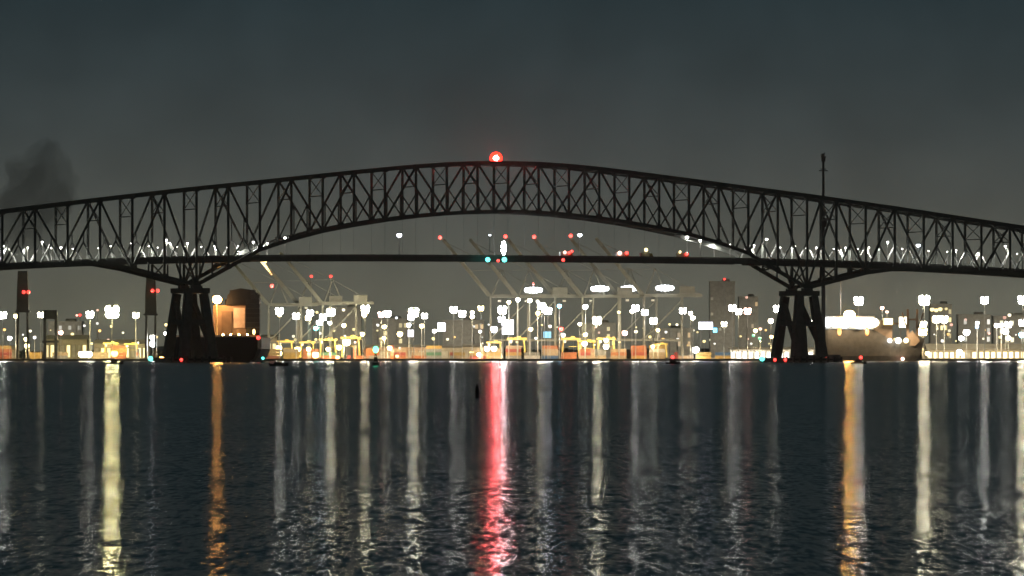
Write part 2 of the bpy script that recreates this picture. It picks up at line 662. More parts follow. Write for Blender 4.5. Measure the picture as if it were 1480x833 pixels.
side_r = [(1098, 358, 1.0), (1128, 358, 1.0), (1165, 359, 1.0), (1205, 360, 1.0), (1240, 360, 1.0), (1270, 361, 1.0), (1342, 363, 1.0), (1369, 364, 1.0), (1435, 366, 1.0), (1470, 367, 1.0), (993, 343, 2.8), (1012, 348, 2.2), (1032, 350, 2.0), (1055, 354, 1.6), (1090, 355, 1.4), (1108, 346, 2.2), (1149, 356, 1.4), (1180, 358, 1.2), (1222, 358, 1.2), (1256, 358, 1.3), (1283, 350, 1.8), (1304, 360, 1.2), (1355, 355, 1.8), (1382, 362, 1.2), (1418, 363, 1.2), (1453, 356, 1.8)]
side_r.sort()
for i, (px, py, r) in enumerate(side_r):
    deck_lamp(px, py, ti if i % 2 else to, 'white', r * .9, 14, 'short bridge lamp, %s from mid-span on the right half of the bridge' % ordi[i], 25000 if r > 1.1 else 0)

# tall stack of white lights at mid-span
t0 = to
ms = s_of(728, t0)
mast = thing('light_mast', 'short mast with a tall stack of white lights at mid-span of the bridge', 'light mast', B(ms, t0, zdeck(ms)), YAW)
MB().tube((0, 0, 0), (0, 0, 8.6), .3, n=6).build('pole', POLE, mast)
for k, (zz, r) in enumerate(((2.2, .8), (4.0, 1.5), (6.2, 1.5), (8.0, 1.0))):
    MB().ball((0, 0, zz), r, 10, 6, (1, 1, 1)).build('lamp', lampmat('cool white', 150), mast, True)


# road vehicles on the bridge
def truck(px, t, label, marks):
    s_ = s_of(px, t)
    root = thing('truck', label, 'truck', B(s_, t, zdeck(s_)), YAW, 'trucks standing on the bridge')
    MB().box((-1.2, 0, 2.0), (5.0, 2.3, 2.2)).build('cargo_box', WHITE, root)
    cb = MB()
    cb.loft([[(1.5, y, .7), (3.6, y, .7), (3.6, y, 1.6), (3.1, y, 2.6), (1.5, y, 2.6)] for y in (-1.1, 1.1)])
    cb.build('cab', mat('truck_cab', (.35, .30, .12), .4), root)
    MB().box((-.2, 0, .72), (7.2, 1.4, .3)).build('chassis', DARKM, root)
    for x in (-2.6, 2.6):
        for y in (-1.0, 1.0):
            MB().tube((x, y - .15, .5), (x, y + .15, .5), .5, n=10).build('wheel', RUBBER, root)
    Y = root.location.y
    for mx, my, c, rp, s in marks:
        p = P(mx, my, Y)
        q = (Matrix.Translation(Vector(root.location)) @ Matrix.Rotation(YAW, 4, 'Z')).inverted() @ p
        MB().ball((q.x, -1.45, q.z), rp * K * Y, 8, 5).build('light', lampmat(c, s), root, True)
    return root


truck(818, ti, 'stopped truck with two red lights and one pink light on the bridge', ((814.5, 365, 'pink', 2.2, 5), (822, 365.5, 'red', 2.2, 6), (826.5, 363.5, 'red', 2.0, 6)))
truck(899, ti, 'stopped truck with a pink and a red light on the bridge', ((893.5, 366, 'pink', 3.0, 5), (905.5, 366, 'red', 2.6, 6)))
truck(934, ti, 'stopped truck with a yellow flashing light on the bridge', ((932, 361.5, 'yellow', 2.8, 4),))
truck(986, ti, 'truck with a yellow light ahead and a red light behind on the bridge', ((980.5, 364.5, 'yellow', 2.0, 3), (992, 367.5, 'red', 2.4, 6)))

# ------------------------------------------------------------------ tall power line mast behind the second pier
mp_ = P(1190, 0, 3490)
mk = K * 3490
pm = thing('power_mast', 'tall slender dark mast with short crossarms rising past the right pier', 'mast', (mp_.x, 3490, 0))
zt = EYE + (HZ - 222) * mk
MB().tube((0, 0, 3), (0, 0, zt), 1.35, .65, 8).build('pole', DARKM, pm)
for yy, hw_ in ((247, 2.6), (244.5, 1.6)):
    z = EYE + (HZ - yy) * mk
    MB().bar((-hw_, 0, z), (hw_, 0, z), .55).build('crossarm', DARKM, pm)
hd = MB()
for k in range(7):
    hd.bar((R.uniform(-.6, .6), 0, zt - 6), (-1.5 + k * .5, R.uniform(-.5, .5), zt + R.uniform(-2.5, 1.0)), .35)
hd.box((0, 0, zt - 3.2), (2.4, 2.4, 3.0))
hd.build('antenna_head', DARKM, pm)
MB().box((0, 0, EYE + (HZ - 322) * mk), (4.2, 3.0, 5)).build('junction_box', DARKM, pm)
fo = MB()
fo.loft([[(10 * math.cos(a), 7 * math.sin(a), z) for a in [i * math.pi / 6 for i in range(12)]] for z in (-1, 4.4)])
fo.build('footing', DARKM, pm)
lamp_on(pm, 1195, 518.5, 3478, 'red', 2.6, 5)

# ------------------------------------------------------------------ black cargo ship under the bridge
SY = 3275.0
sk = K * SY
shx = (311 - 740) * sk
ship = thing('cargo_ship', 'black container ship seen stern on behind the left pier, its deck lit orange', 'ship', (shx, SY, 0))


def sz(py):
    return EYE + (HZ - py) * sk


hullz = sz(487.5)
HB = 25.2
secs = []
for yy, f, zf in ((0, .93, .0), (8, 1.0, .0), (60, 1.0, 0), (130, 1.0, 0), (165, .72, 1), (188, .30, 2.2), (200, .03, 4)):
    hb_ = HB * f
    secs.append([(-hb_ * .72, yy, -2), (hb_ * .72, yy, -2), (hb_ * .93, yy, 3), (hb_, yy, hullz * .55), (hb_, yy, hullz + zf), (-hb_, yy, hullz + zf), (-hb_, yy, hullz * .55), (-hb_ * .93, yy, 3)])
MB().loft(secs).build('hull', BLACK, ship)
MB().box((0, 1.0, hullz + .55), (2 * HB * .92, .25, 1.1)).build('bulwark', BROWN, ship)
dz0, dz1 = hullz + .02, sz(441)
dx0, dx1 = (306 - 311) * sk, (354 - 311) * sk
hs = MB()
hs.box(((dx0 + dx1) / 2, 20, (dz0 + dz1) / 2), (dx1 - dx0, 10, dz1 - dz0))
house = hs.build('deckhouse', mat('dim_wall_paint', (.26, .17, .12), .6), ship)  # wall coloured dark so that only the pale panel reads as lit
for lv in range(4):
    for cx in range(4):
        if R.random() < .8 and cx == 3 and lv in (1, 2):
            MB().box((dx0 + 3.6 + cx * 4, 14.93, dz0 + 3.4 + lv * 4.3), (1.3, .12, 1.0)).build('window', DARKM, house)
dslab = MB()
dslab.box(((326 - 311) * sk, 14.2, dz0 + 7.2), (15 * sk, 1.4, 14.4))
dslab.build('dim_slab', mat('dim_slab_paint', (.14, .09, .06), .7), house)  # added dark slab: the dimmer strip of wall put into colour
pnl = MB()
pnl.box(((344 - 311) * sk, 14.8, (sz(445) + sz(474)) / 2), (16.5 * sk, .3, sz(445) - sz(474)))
pnl.build('lit_patch', mat('lit_patch_paint', (.62, .48, .42), .6), house)  # lamplit patch of the wall painted as a paler panel
cs = MB()
prof = [(325, 440.6), (374, 440.6), (374, 432), (370, 424), (362, 418.5), (346, 416.5), (334, 419), (327, 427)]
cs.loft([[((px - 311) * sk, yy, sz(py)) for px, py in prof] for yy in (13, 31)])
cs.build('funnel_casing', BLACK, ship)
fn = MB().box(((338 - 311) * sk, 30, sz(445)), (9, 8, 14))
fn.build('funnel', BLACK, ship)
dm = MB()
lx = (312 - 311) * sk
dm.tube((lx, 8, hullz), (lx, 8, sz(434)), .55, .4, 8)
dm.build('deck_mast', mat('mast_paint', (.65, .5, .3), .5), ship)
fl = MB().box((lx, 8, sz(428.5)), (2.6, 1.2, .6)).build('floodlight', DARKM, ship)
MB().ball((lx + .4, 6.8, sz(433)), 2.35, 12, 8, (1.05, .6, .95)).build('lamp', lampmat('sodium', 130), fl, True)
sd = bpy.data.lights.new('beam', 'SPOT')
sd.color = (1, .58, .26)
sd.energy = 15000
sd.spot_size = math.radians(150)
sd.spot_blend = .4
sd.shadow_soft_size = .5
so_ = bpy.data.objects.new('beam', sd)
COL.objects.link(so_)
so_.parent = fl
so_.location = (lx + 2, 4.5, sz(434.5))
so_.rotation_euler = (math.radians(72), 0, math.radians(-35))
for px, r in ((322, .5), (333, .45), (345, .45), (357, .4)):
    MB().ball(((px - 311) * sk, 3.5, sz(484)), r, 8, 5).build('deck_lamp', lampmat('amber', 170), ship, True)
MB().ball(((367 - 311) * sk, 0, sz(480)), 1.0, 8, 5, (.8, .8, 1.6)).build('stern_lamp', lampmat('amber', 6), ship, True)
MB().ball(((373.5 - 311) * sk, -1, sz(488.5)), 1.1, 8, 5).build('side_lamp', lampmat('red', 5), ship, True)
MB().ball(((321 - 311) * sk, -1.0, sz(520.5)), .9, 8, 5).build('draught_lamp', lampmat('red', 5), ship, True)


# shipping containers ------------------------------------------------
def container_mesh(L, name):
    m = MB()
    W, H = 2.44, 2.6
    n_ = 16
    prof = []
    for i in range(n_):          # pressed ribs along both long sides
        x0 = -L / 2 + .2 + (L - .4) * i / n_
        dxx = (L - .4) / n_
        prof += [(x0, 0), (x0 + dxx * .5, 0), (x0 + dxx * .5, .07), (x0 + dxx, .07)]
    ring = [(-L / 2, -W / 2), (-L / 2 + .2, -W / 2)] + [(x, -W / 2 + .05 + d) for x, d in prof] + [(L / 2 - .2, -W / 2), (L / 2, -W / 2),
            (L / 2, W / 2), (L / 2 - .2, W / 2)] + [(x, W / 2 - .05 - d) for x, d in reversed(prof)] + [(-L / 2 + .2, W / 2), (-L / 2, W / 2)]
    m.loft([[(x, y, z) for x, y in ring] for z in (.05, H - .05)])
    for z in (.11, H - .11):
        for y in (-1, 1):
            m.box((0, y * (W / 2 - .04), z), (L - .44, .10, .16))
    for y in (-.9, -.3, .3, .9):
        m.box((L / 2 + .03, y, H / 2), (.06, .06, H - .5))
    me = bpy.data.meshes.new(name)
    me.from_pydata(m.v, [], m.f)
    me.update()
    return me


CM = {}


def container(color, rgb, loc, rz, label, L=12.2, group='shipping containers on the quay'):
    key = (color, L)
    if key not in CM:
        me = container_mesh(L, 'shipping_container')
        me.materials.append(mat('container ' + color, tuple(.65 * q_ for q_ in rgb), .6, var=.22, scale=.8))
        CM[key] = me
    o = bpy.data.objects.new('shipping_container', CM[key])
    COL.objects.link(o)
    o.location = loc
    o.rotation_euler = (0, 0, rz)
    return tag(o, label, 'container', group)


SHIPLAB = 'black shipping container stacked on the dark ship beside its orange deckhouse'
cw = 2.52
for col in range(8):
    for tier in range(9):
        x = dx1 + 1.4 + col * cw if col < 3 else dx1 + 1.4 - (col - 2) * cw
        y = 9.0 if col < 3 else 33.0
        z = hullz + 2.8 + tier * 2.62
        top = sz(417) - (0 if 0 < col < 7 else 4)
        if z + 2.6 > top - (2.6 if col == 2 else 0) or (col >= 3 and tier < 2):
            continue
        if x + 1.2 > HB:
            continue
        if col < 3 or tier >= 5:
            container('ship black', (.006, .006, .006), (shx + x, SY + y + 4, z), math.pi / 2, SHIPLAB, 12.2, 'containers stacked on the dark ship')
lash = MB()
lash.box((dx1 + 1.4 + cw, 13, hullz + 1.4), (3 * cw, 13, 2.7))
lash.box((dx1 + 1.4 - 2.5 * cw - 1.2, 37, hullz + 1.4 + 1.3), (7 * cw, 13, 5.3))
lash.build('hatch_cover', BLACK, ship)

# ------------------------------------------------------------------ ship to shore cranes
GROUPC = 'ship to shore cranes on the far quay'


def sts_crane():
    root = thing('harbour_crane', 'x', 'crane', (0, 0, GZ), 0, GROUPC)
    H = 49.5
    for x in (0, 30):
        for y in (0, 17):
            MB().bar((x, y, 1.6), (x, y, H), 1.7, 1.7, 1.4, 1.4).build('leg', CRANE, root)
    for x in (0, 30):
        MB().bar((x, 0, 3.2), (x, 17, 3.2), 1.6, 1.3).build('sill_beam', CRANE, root)
        MB().bar((x, 0, H - 3), (x, 17, H - 3), 1.6, 1.4).build('cross_beam', CRANE, root)
    for y in (0, 17):
        MB().bar((0, y, 15), (30, y, 15), 1.7, 1.3, ref=(0, 1, 0)).build('portal_beam', CRANE, root)
        MB().bar((0, y, 16), (30, y, H - 3), .9, .9).build('brace', CRANE, root)
    for y in (5.5, 11.5):
        MB().bar((-1, y, H + .6), (46, y, H + .6), 2.6, 1.2, ref=(0, 1, 0)).build('girder', CRANE, root)
    # raised boom: two beams tied by struts
    bm = MB()
    tip = Vector((-38, 0, H + 46))
    for y in (5.8, 11.2):
        bm.bar((-1, y, H + 1), (tip.x, y, tip.z), 3.3, 1.2, 2.4, 1.0, ref=(0, 1, 0))
    for k in range(9):
        f = k / 8
        p = Vector((-1, 0, H + 1)).lerp(tip, f)
        bm.bar((p.x, 5.8, p.z), (p.x, 11.2, p.z), .7)
    bm.build('boom', CRANE, root)
    for y in (4.5, 12.5):
        ap = MB()
        ap.bar((1, y, H), (9, 8.5, H + 22), 1.1, 1.1, .8, .8)
        ap.bar((18, y, H), (9, 8.5, H + 22), .9, .9, .7, .7)
        ap.build('apex_frame', CRANE, root)
    for f in (.45, .95):
        p = Vector((-1, 8.5, H + 1)).lerp(Vector((tip.x, 8.5, tip.z)), f)
        MB().bar((9, 8.5, H + 21.5), p, .38).build('forestay', CRANE, root)
    MB().bar((9, 8.5, H + 21.5), (44, 8.5, H + 2), .45).build('backstay', CRANE, root)
    mh = MB().box((34, 8.5, H + 4.6), (12, 8, 5.2)).build('machinery_house', CRANE, root)
    MB().box((34, 8.5, H + 7.45), (12.6, 8.6, .5)).build('roof', CRANE, mh)
    cb = MB().box((7, 8.5, H - 3.0), (3.2, 3, 3.2)).build('operator_cab', DARKM, root)
    MB().box((7, 6.95, H - 3.2), (2.6, .1, 1.6)).build('window', lampmat('yellow', .25), cb)
    MB().bar((7, 8.5, H - 1.3), (7, 8.5, H + .2), 1.0).build('trolley', DARKM, root)
    for x in (0, 30):
        for y in (0, 17):
            bg = MB()
            for k in (-2.4, -.8, .8, 2.4):
                bg.tube((x + k, y - .3, .55), (x + k, y + .3, .55), .55, n=8)
            bg.box((x, y, 1.2), (6, .9, .8))
            bg.build('bogie', DARKM, root)
    return root


proto = sts_crane()
CY = 4660
ck = K * CY
# hinge column, hinge row, size, label
cr_spots = [(388, 440, .84, 'dim harbour crane partly hidden by the black ship'), (431, 438.5, .84, 'dim harbour crane with a yellow light along its boom'),
            (466, 437.5, .84, 'dim harbour crane with dark boom nearest the green lit buoy'), (709, 427.5, 1, 'first pale harbour crane, a red light on its boom tip'),
            (748, 427.5, .97, 'pale harbour crane whose raised boom ends under the teal bridge lights'), (803, 427.5, 1, 'pale harbour crane just behind the first large floodlight'),
            (842, 427.5, 1, 'pale harbour crane left of the second large floodlight'), (894, 426.5, 1, 'pale harbour crane between the second and third large floodlights'),
            (931, 426.5, .99, 'pale harbour crane carrying the last large floodlight on its girder')]
cranes = []
for i, (px, py, f, lab) in enumerate(cr_spots):
    o = proto if i == 0 else copy_tree(proto)
    o['label'] = lab
    Y = CY + (i * 7) % 13
    hz_ = EYE + (HZ - py) * K * Y - GZ
    f = hz_ / 50.5
    o.location = ((px - 740) * K * Y, Y, GZ)
    o.scale = (f, f, f)
    cranes.append(o)


def crane_lamp(i, px, py, col, rpx, s, name, sq=(1, 1, 1), dy=0.0):
    o = cranes[i]
    Y = o.location.y + dy
    q = (P(px, py, Y) - Vector(o.location)) / o.scale.x
    return MB().ball(q, rpx * K * Y / o.scale.x, 12, 7, sq).build(name, lampmat(col, s), o, True)


def crane_mount(i, px, py, w_, dy):
    o = cranes[i]
    Y = o.location.y + dy
    q = (P(px, py, Y) - Vector(o.location)) / o.scale.x
    m = MB()
    m.box(q + Vector((0, 1.2, -2.2)), (w_, 1.0, .6))
    for k in (-.35, .35):
        m.bar(q + Vector((k * w_, 1.2, -2.2)), q + Vector((k * w_, 1.2, -3.9)), .5)
    return m.build('lamp_rail', DARKM, o)


for i, px, py in ((5, 771, 419.5), (6, 867, 417.5), (7, 910, 417), (8, 961, 416.5)):
    crane_mount(i, px, py, 13, 4.0)
    for k in range(5):
        dx = (k - 2) * 5.0
        ry = (1 - .30 * abs(k - 2))
        crane_lamp(i, px + dx, py, 'cool white', 4.6 * (1, .93, .72)[abs(k - 2)], 8, 'floodlight', (1, .8, 1), 2.0)
for i, px, py in ((3, 636, 343.5), (5, 730.5, 342), (6, 772, 342.5), (7, 825, 341), (2, 393, 413.5), (1, 383, 378)):
    crane_lamp(i, px, py, 'red' if px != 383 else 'amber', 2.7, 6, 'aircraft_warning_lamp', (1, 1, 1), 5)
for k in range(8):
    crane_lamp(1, 379 + k * 1.9, 378.5 + k * 2.6, 'yellow' if k < 6 else 'orange', 2.6 - .2 * k, 2.2, 'boom_floodlight', (1, 1, 1), 4)
crane_lamp(5, 771, 410.5, 'red', 1.6, 3, 'aircraft_warning_lamp', (1, 1, 1.4), 3)
crane_lamp(6, 858, 421, 'red', 1.2, 2, 'aircraft_warning_lamp', (1, 1, 1), 3)

# ------------------------------------------------------------------ lamps of the yard and the shore
ZONES = [(-99, 27, 'left of the first dark tower'), (27, 207, 'between the two dark towers'), (207, 260, 'beside the left pier'),
         (260, 538, 'between black ship and green buoy'), (538, 700, 'between green buoy and pale cranes'), (700, 850, 'under the first pale cranes'),
         (850, 985, 'under the last pale cranes'), (985, 1130, 'left of the right pier'), (1130, 1345, 'around the moored grey ship'),
         (1345, 1600, 'right of the moored grey ship')]
KINDW = {'mast': ('yard_light', 'tall yard light', 'yard light', 'tall lights in the container yard'), 'low': ('quay_light', 'low quay light', 'quay light', 'low lights along the far quay'),
         'far': ('street_light', 'distant street light', 'street light', 'street lights in the far city')}
#   column, row, colour, radius in photo pixels, strength, kind, distance
L = '''
4 456 white 5 18 mast 4700
23 457 yellow 3.2 4 mast 4750
59 455.5 warm_white 4 9 mast 4720
111 456 pink 1.6 3 far 5300
115.5 455.5 red 2 4 far 5300
130 455 white 5 9 mast 4800
162 451.5 pale_yellow 9 62 mast 4680
141 448.5 pink 1.5 2 far 5300
196.5 456 warm_white 4.2 4 mast 4780
213 451 cool_white 2.6 6 mast 4690
14 489 white 3 6 low 4700
37.5 490.5 yellow 2.8 3 low 4720
50 488 lavender 2.4 2 low 4900
39 500 yellow 3.4 3 low 4650
88 481 pink 3.2 2.5 low 4690
122 471 white 1.8 2 far 5600
240 469.5 yellow 2.4 2.5 low 4700
245 470 yellow 2.2 2.5 low 4720
239.5 482 white 2.6 5 low 4700
221 488 white 4.2 6 low 4650
221 497 cool_white 4.6 6 low 4650
234 518 orange 3.4 3 low 4606
404 450 white 5 18 mast 4670
404 455 yellow 3 4 mast 4668
428 457.5 white 4.6 8 mast 4720
448 453 white 4.6 8 mast 4700
445.5 460 yellow 3.8 4 mast 4690
467 459 cool_white 4.6 7 mast 4710
462 467 cool_white 3.8 5 mast 4720
456.5 474.5 teal 3.2 3 low 4690
478 452 warm_white 5.4 34 mast 4680
476.5 467 white 2.8 5 mast 4700
496.5 448 warm_white 2.2 3 far 5300
497 470.5 yellow 3 4 mast 4680
458 451.5 yellow 2 2 far 5200
528 447 warm_white 5.4 32 mast 4670
526.5 455 yellow 3.6 6 mast 4668
551 455 pink 4 4 mast 4740
560 454 white 4.6 8 mast 4720
573 459.5 cool_white 2 2 far 5400
546 470 white 2.2 2 far 5500
555.5 472.5 yellow 3 4 mast 4750
555 489 yellow 2.8 3 low 4720
578 483 yellow 4 4 low 4680
598 452 warm_white 6.4 34 mast 4675
594 459 cool_white 4 8 mast 4672
613.5 457 white 4 7 mast 4700
609.5 471.5 amber 3.2 3 mast 4760
591 470 cool_white 3 4 low 5000
628 478.5 white 2.8 4 low 4900
655.5 448 white 4.6 16 mast 4700
668 454 white 4.8 8 mast 4730
682.5 452 warm_white 2.8 4 mast 4760
682.5 458 warm_white 3 4 mast 4758
695 446 yellow 3.8 3.5 mast 4700
694 479.5 white 2.4 4 low 4850
685 472 white 1.6 1.5 far 5600
714 476 lavender 4.8 8 low 4720
726 448.5 white 5.6 16 mast 4685
725 462 lavender 4.4 8 mast 4690
735.5 437 yellow 2.8 3.5 mast 4800
748.5 433.5 white 3 5 mast 4820
765.5 434.5 warm_white 3.2 5 mast 4800
777 436 white 2.4 4 mast 4830
783 443 warm_white 5 20 mast 4730
792 450 lavender 5 11 mast 4720
787 447 cool_white 4 9 mast 4722
777.5 453 amber 3 4 mast 4760
767 476 yellow 3.2 1.6 low 4820
795 472 white 2.2 3 low 4820
808.5 442.5 cyan 3 4 mast 4800
774.5 489 white 2 3 low 4700
811 475.5 red 3 2 low 4720
814 484.5 white 2.8 3 low 4720
846 443.5 cool_white 3.6 6 mast 4760
863 464 warm_white 5.6 40 mast 4680
838 468.5 warm_white 2.6 4 mast 4700
846 484 yellow 3 3 low 4700
894.5 451.5 yellow 2.4 4 mast 4800
903 481.5 pink 4 2.2 low 4740
918.5 446 white 4.6 18 mast 4710
913.5 450 warm_white 3 5 mast 4715
919 479.5 warm_white 2.4 2.4 low 4780
932 452 white 4.4 8 mast 4725
944.5 464.5 white 4.6 10 mast 4690
951 477.5 yellow 2.6 3 mast 4720
943.5 501 yellow 2.6 3 low 4660
987 449.5 white 4.4 8 mast 4730
998 453 warm_white 3 5 mast 4760
1001.5 459.5 warm_white 3.2 5 mast 4760
1005.5 505.5 white 4.6 12 low 4625
1046.5 469 warm_white 3.8 4 mast 4780
1058.5 445.5 white 4.6 20 mast 4720
1067.5 451 white 4.2 8 mast 4740
1080.5 450 pink 4.6 6 mast 4760
1079 430 pink 2 1.2 far 5900
1092 478 yellow 3 2 low 4760
1089 485 green 2.4 1.2 low 4760
1098 489 green 2.4 1.2 low 4760
1099 475.5 pink 2.4 1.4 low 4780
1114 464 warm_white 3.6 5 mast 4750
1115 487 amber 2.6 2 low 4750
1123.5 446.5 white 5 10 mast 4710
1177 467.5 white 4.4 7 mast 4720
1241 435.5 white 6 24 mast 4700
1275 445.5 pink 2.6 3 mast 4800
1282 451 pink 2.4 3 mast 4820
1336 434.5 warm_white 7 52 mast 4690
1334.5 469 warm_white 4.5 6 mast 4720
1333.5 480 yellow 6 3 mast 4720
1347 447.5 yellow 3 2.4 far 5300
1353 448.5 yellow 3 2.4 far 5300
1359 447 yellow 3 2.4 far 5300
1367.5 446.5 yellow 2.2 1.2 far 5500
1353.5 462 warm_white 5.2 6 mast 4900
1364.5 462 warm_white 5.2 6 mast 4905
1375 469.5 pink 2.2 1.6 far 5400
1395.5 462 pink 1.8 1.2 far 5800
1397 480.5 white 4.8 5 low 4800
1389.5 489 white 3.8 5 low 4780
1412.5 467 white 2.6 5 mast 5000
1412 472.5 blue 2.6 1.2 mast 4990
1423 434.5 white 5 28 mast 4700
1440.5 470.5 white 3.4 5 mast 4900
1447 470.5 white 3.4 5 mast 4905
1457.5 469.5 white 4.6 6 mast 4880
1453 479 white 4.6 6 low 4850
1457.5 488.5 warm_white 3.4 4 low 4840
1459 455.5 warm_white 2.6 2.4 far 5400
1452 459 pink 2.6 1.0 far 5500
1478 434 warm_white 6 55 mast 4700
1478 467 white 5 6 mast 4900
1477 484 cyan 4.4 3 low 4850
1386.5 509 white 3.6 10 low 4625
1340.5 511 yellow 3 6 low 4625
1427.5 516 yellow 2.4 4 low 4622
1215 404.5 red 2.4 3 mast 4760
450 399.5 red 2.2 3.5 far 5400
478 399.5 red 2.4 3.5 far 5400
1047 403.5 red 2 2 far 6050
165.5 511 orange 5 1.6 low 4608
123 512 warm_white 4.5 7 low 4606
128.5 512 warm_white 4.5 7 low 4606
118 512 warm_white 4.5 7 low 4606
375.5 513 white 4.6 9 low 4606
403 503 yellow 4.4 1.4 low 4640
403 511 yellow 4.6 1.4 low 4640
430 505 yellow 4.2 2.0 low 4640
446 504.5 yellow 3.4 2.6 low 4650
456 513 yellow 4.8 1.3 low 4640
488 517 orange 3 2.4 low 4620
474 505 yellow 3 3 low 4660
501 494.5 warm_white 5.4 5 low 4660
490 502 yellow 4 3 low 4650
524 483 yellow 3.4 2 low 4700
563 503 yellow 3.4 3 low 4650
574 515 yellow 2.4 3 low 4615
682 510 yellow 2.8 4 low 4640
692 512.5 warm_white 2.8 4 low 4630
704 504 warm_white 4 4 low 4650
714 504 warm_white 4 4 low 4650
876 501 warm_white 4 5 low 4640
876 492 warm_white 3 4 low 4640
845 497 warm_white 3.6 3.6 low 4650
'''
lamp_rows = []
BEAM, BEAM_LOW = 12000, 17000
for line in L.strip().splitlines():
    a = line.split()
    lamp_rows.append((float(a[0]), float(a[1]), a[2].replace('_', ' '), float(a[3]), float(a[4]), a[5], float(a[6])))
RL = random.Random(21)
taken = [(a_[0], a_[1]) for a_ in lamp_rows]
while len(lamp_rows) < 262:     # the many small lights farther back
    px, py = RL.uniform(2, 1478), RL.triangular(462, 512, 488)
    if 243 < px < 375 or any(abs(px - u) < 5 and abs(py - v) < 5 for u, v in taken):
        continue
    taken.append((px, py))
    lamp_rows.append((round(px, 1), round(py, 1), RL.choice(('yellow', 'yellow', 'warm white', 'white', 'amber', 'pink')), RL.uniform(1.0, 2.3), RL.uniform(1.2, 3), 'far' if py < 494 else 'low', 5200 if py < 494 else 4680))
lamp_rows.sort()
cnt = {}
for px, py, col, rp, s, kind, Y in lamp_rows:
    zone = next(z for z in ZONES if z[0] <= px < z[1])
    nm, words_, cat, grp = KINDW[kind]
    key = (zone[2], kind, col)
    cnt[key] = cnt.get(key, 0) + 1
tot, cnt = cnt, {}
for px, py, col, rp, s, kind, Y in lamp_rows:
    zone = next(z for z in ZONES if z[0] <= px < z[1])
    nm, words_, cat, grp = KINDW[kind]
    key = (zone[2], kind, col)
    i = cnt[key] = cnt.get(key, 0) + 1
    lab = '%s with a %s lamp %s' % (words_, col, zone[2]) if tot[key] == 1 else '%s %s with a %s lamp %s' % (ordi[i - 1], words_, col, zone[2])
    if kind != 'far':
        Y = 4612 + (Y - 4600) * .08 if Y > 4640 else Y
    p = P(px, py, Y)
    root = thing(nm, lab, cat, (p.x, Y, GZ), 0, grp)
    z = p.z - GZ
    r = rp * K * Y
    MB().tube((0, 0, 0), (0, 0, z - r * .4), .42 if kind != 'low' else .25, .22, 6).build('pole', POLE, root)
    hd = MB().box((0, .2, z + r * .82), (r * 1.5, r * 1.2, r * .35)).build('lamp_head', POLE, root)
    lm = lampmat(col, s * (7 if kind != 'far' and rp > 2.4 else 1))
    if kind == 'mast' and rp >= 3.8:
        # a cluster of four floodlights, two high and two low, tilted apart
        MB().box((0, .6, z), (r * 1.5, r * .3, r * .25)).build('crossbar', POLE, hd)
        for ux, uz, f in ((-.5, .46, .60), (.5, .46, .60), (-.47, -.40, .54), (.47, -.40, .54)):
            MB().ball((ux * r, 0, z + uz * r), r * f, 8, 6, (1.05, .7, 1)).build('lamp', lm, hd, True)
    else:
        MB().ball((0, 0, z), r, 10, 6, (1, .8, 1)).build('lamp', lm, hd, True)
    if kind != 'far' and col != 'red' and (rp >= 2.8 or kind == 'low'):
        # the downward beam of the lamp
        sd = bpy.data.lights.new('beam', 'SPOT')
        c = Vector(LIGHT_COL[col])
        sd.color = c.lerp(Vector((1, .70, .34)), .75)
        sd.energy = (BEAM if kind == 'mast' else BEAM_LOW) * (rp / 4)
        sd.spot_size = math.radians(156 if kind == 'mast' else 150)
        sd.spot_blend = .25
        sd.shadow_soft_size = .8
        so_ = bpy.data.objects.new('beam', sd)
        COL.objects.link(so_)
        so_.parent = hd
        so_.location = (0, .5, z - r * 1.2)
        so_.rotation_euler = (math.radians(14), 0, 0)


# ------------------------------------------------------------------ the two dark towers with paired red lights
TOWERM = mat('tower_paint', (.09, .09, .085), .7)


def dark_tower(px, label, top, lights, w_px):
    Y = 4615
    kk = K * Y
    x = (px - 740) * kk
    root = thing('dark_tower', label, 'tower', (x, Y, 0), 0, 'dark towers with paired red lights')
    H = EYE + (HZ - top) * kk
    hw = w_px / 2 * kk
    for sx in (-1, 1):
        for sy in (-1, 1):
            MB().bar((sx * hw * .8, sy * 4, 0), (sx * hw * .72, sy * 3, H * .55), 1.6, 1.6, 1.2, 1.2).build('leg', TOWERM, root)
    sh = MB()
    sh.loft([[(-hw * a, -4.0, z), (hw * a, -4.0, z), (hw * a, 4.0, z), (-hw * a, 4.0, z)] for z, a in ((H * .55, .9), (H * .78, .85), (H, .7))])
    sh.build('housing', TOWERM, root)
    MB().box((0, 0, H * .55), (hw * 2.3, 9, 1.4)).build('platform', TOWERM, root)
    MB().box((0, 0, .9), (hw * 2.6, 11, 2.4)).build('footing', CONC, root)
    for lx_, ly in lights:
        p = P(lx_, ly, Y)
        MB().ball((p.x - x, -4.6, p.z), 2.6 * kk, 8, 6).build('warning_lamp', lampmat('red', 3.5), root, True)
    return root


dark_tower(33, 'dark tower with a pair of red lights near the left edge', 392, ((35, 422.5), (42, 422.5)), 19)
dark_tower(218, 'dark tower with a pair of red lights beside the pier', 400, ((221, 420.5), (228.5, 420.5)), 18)

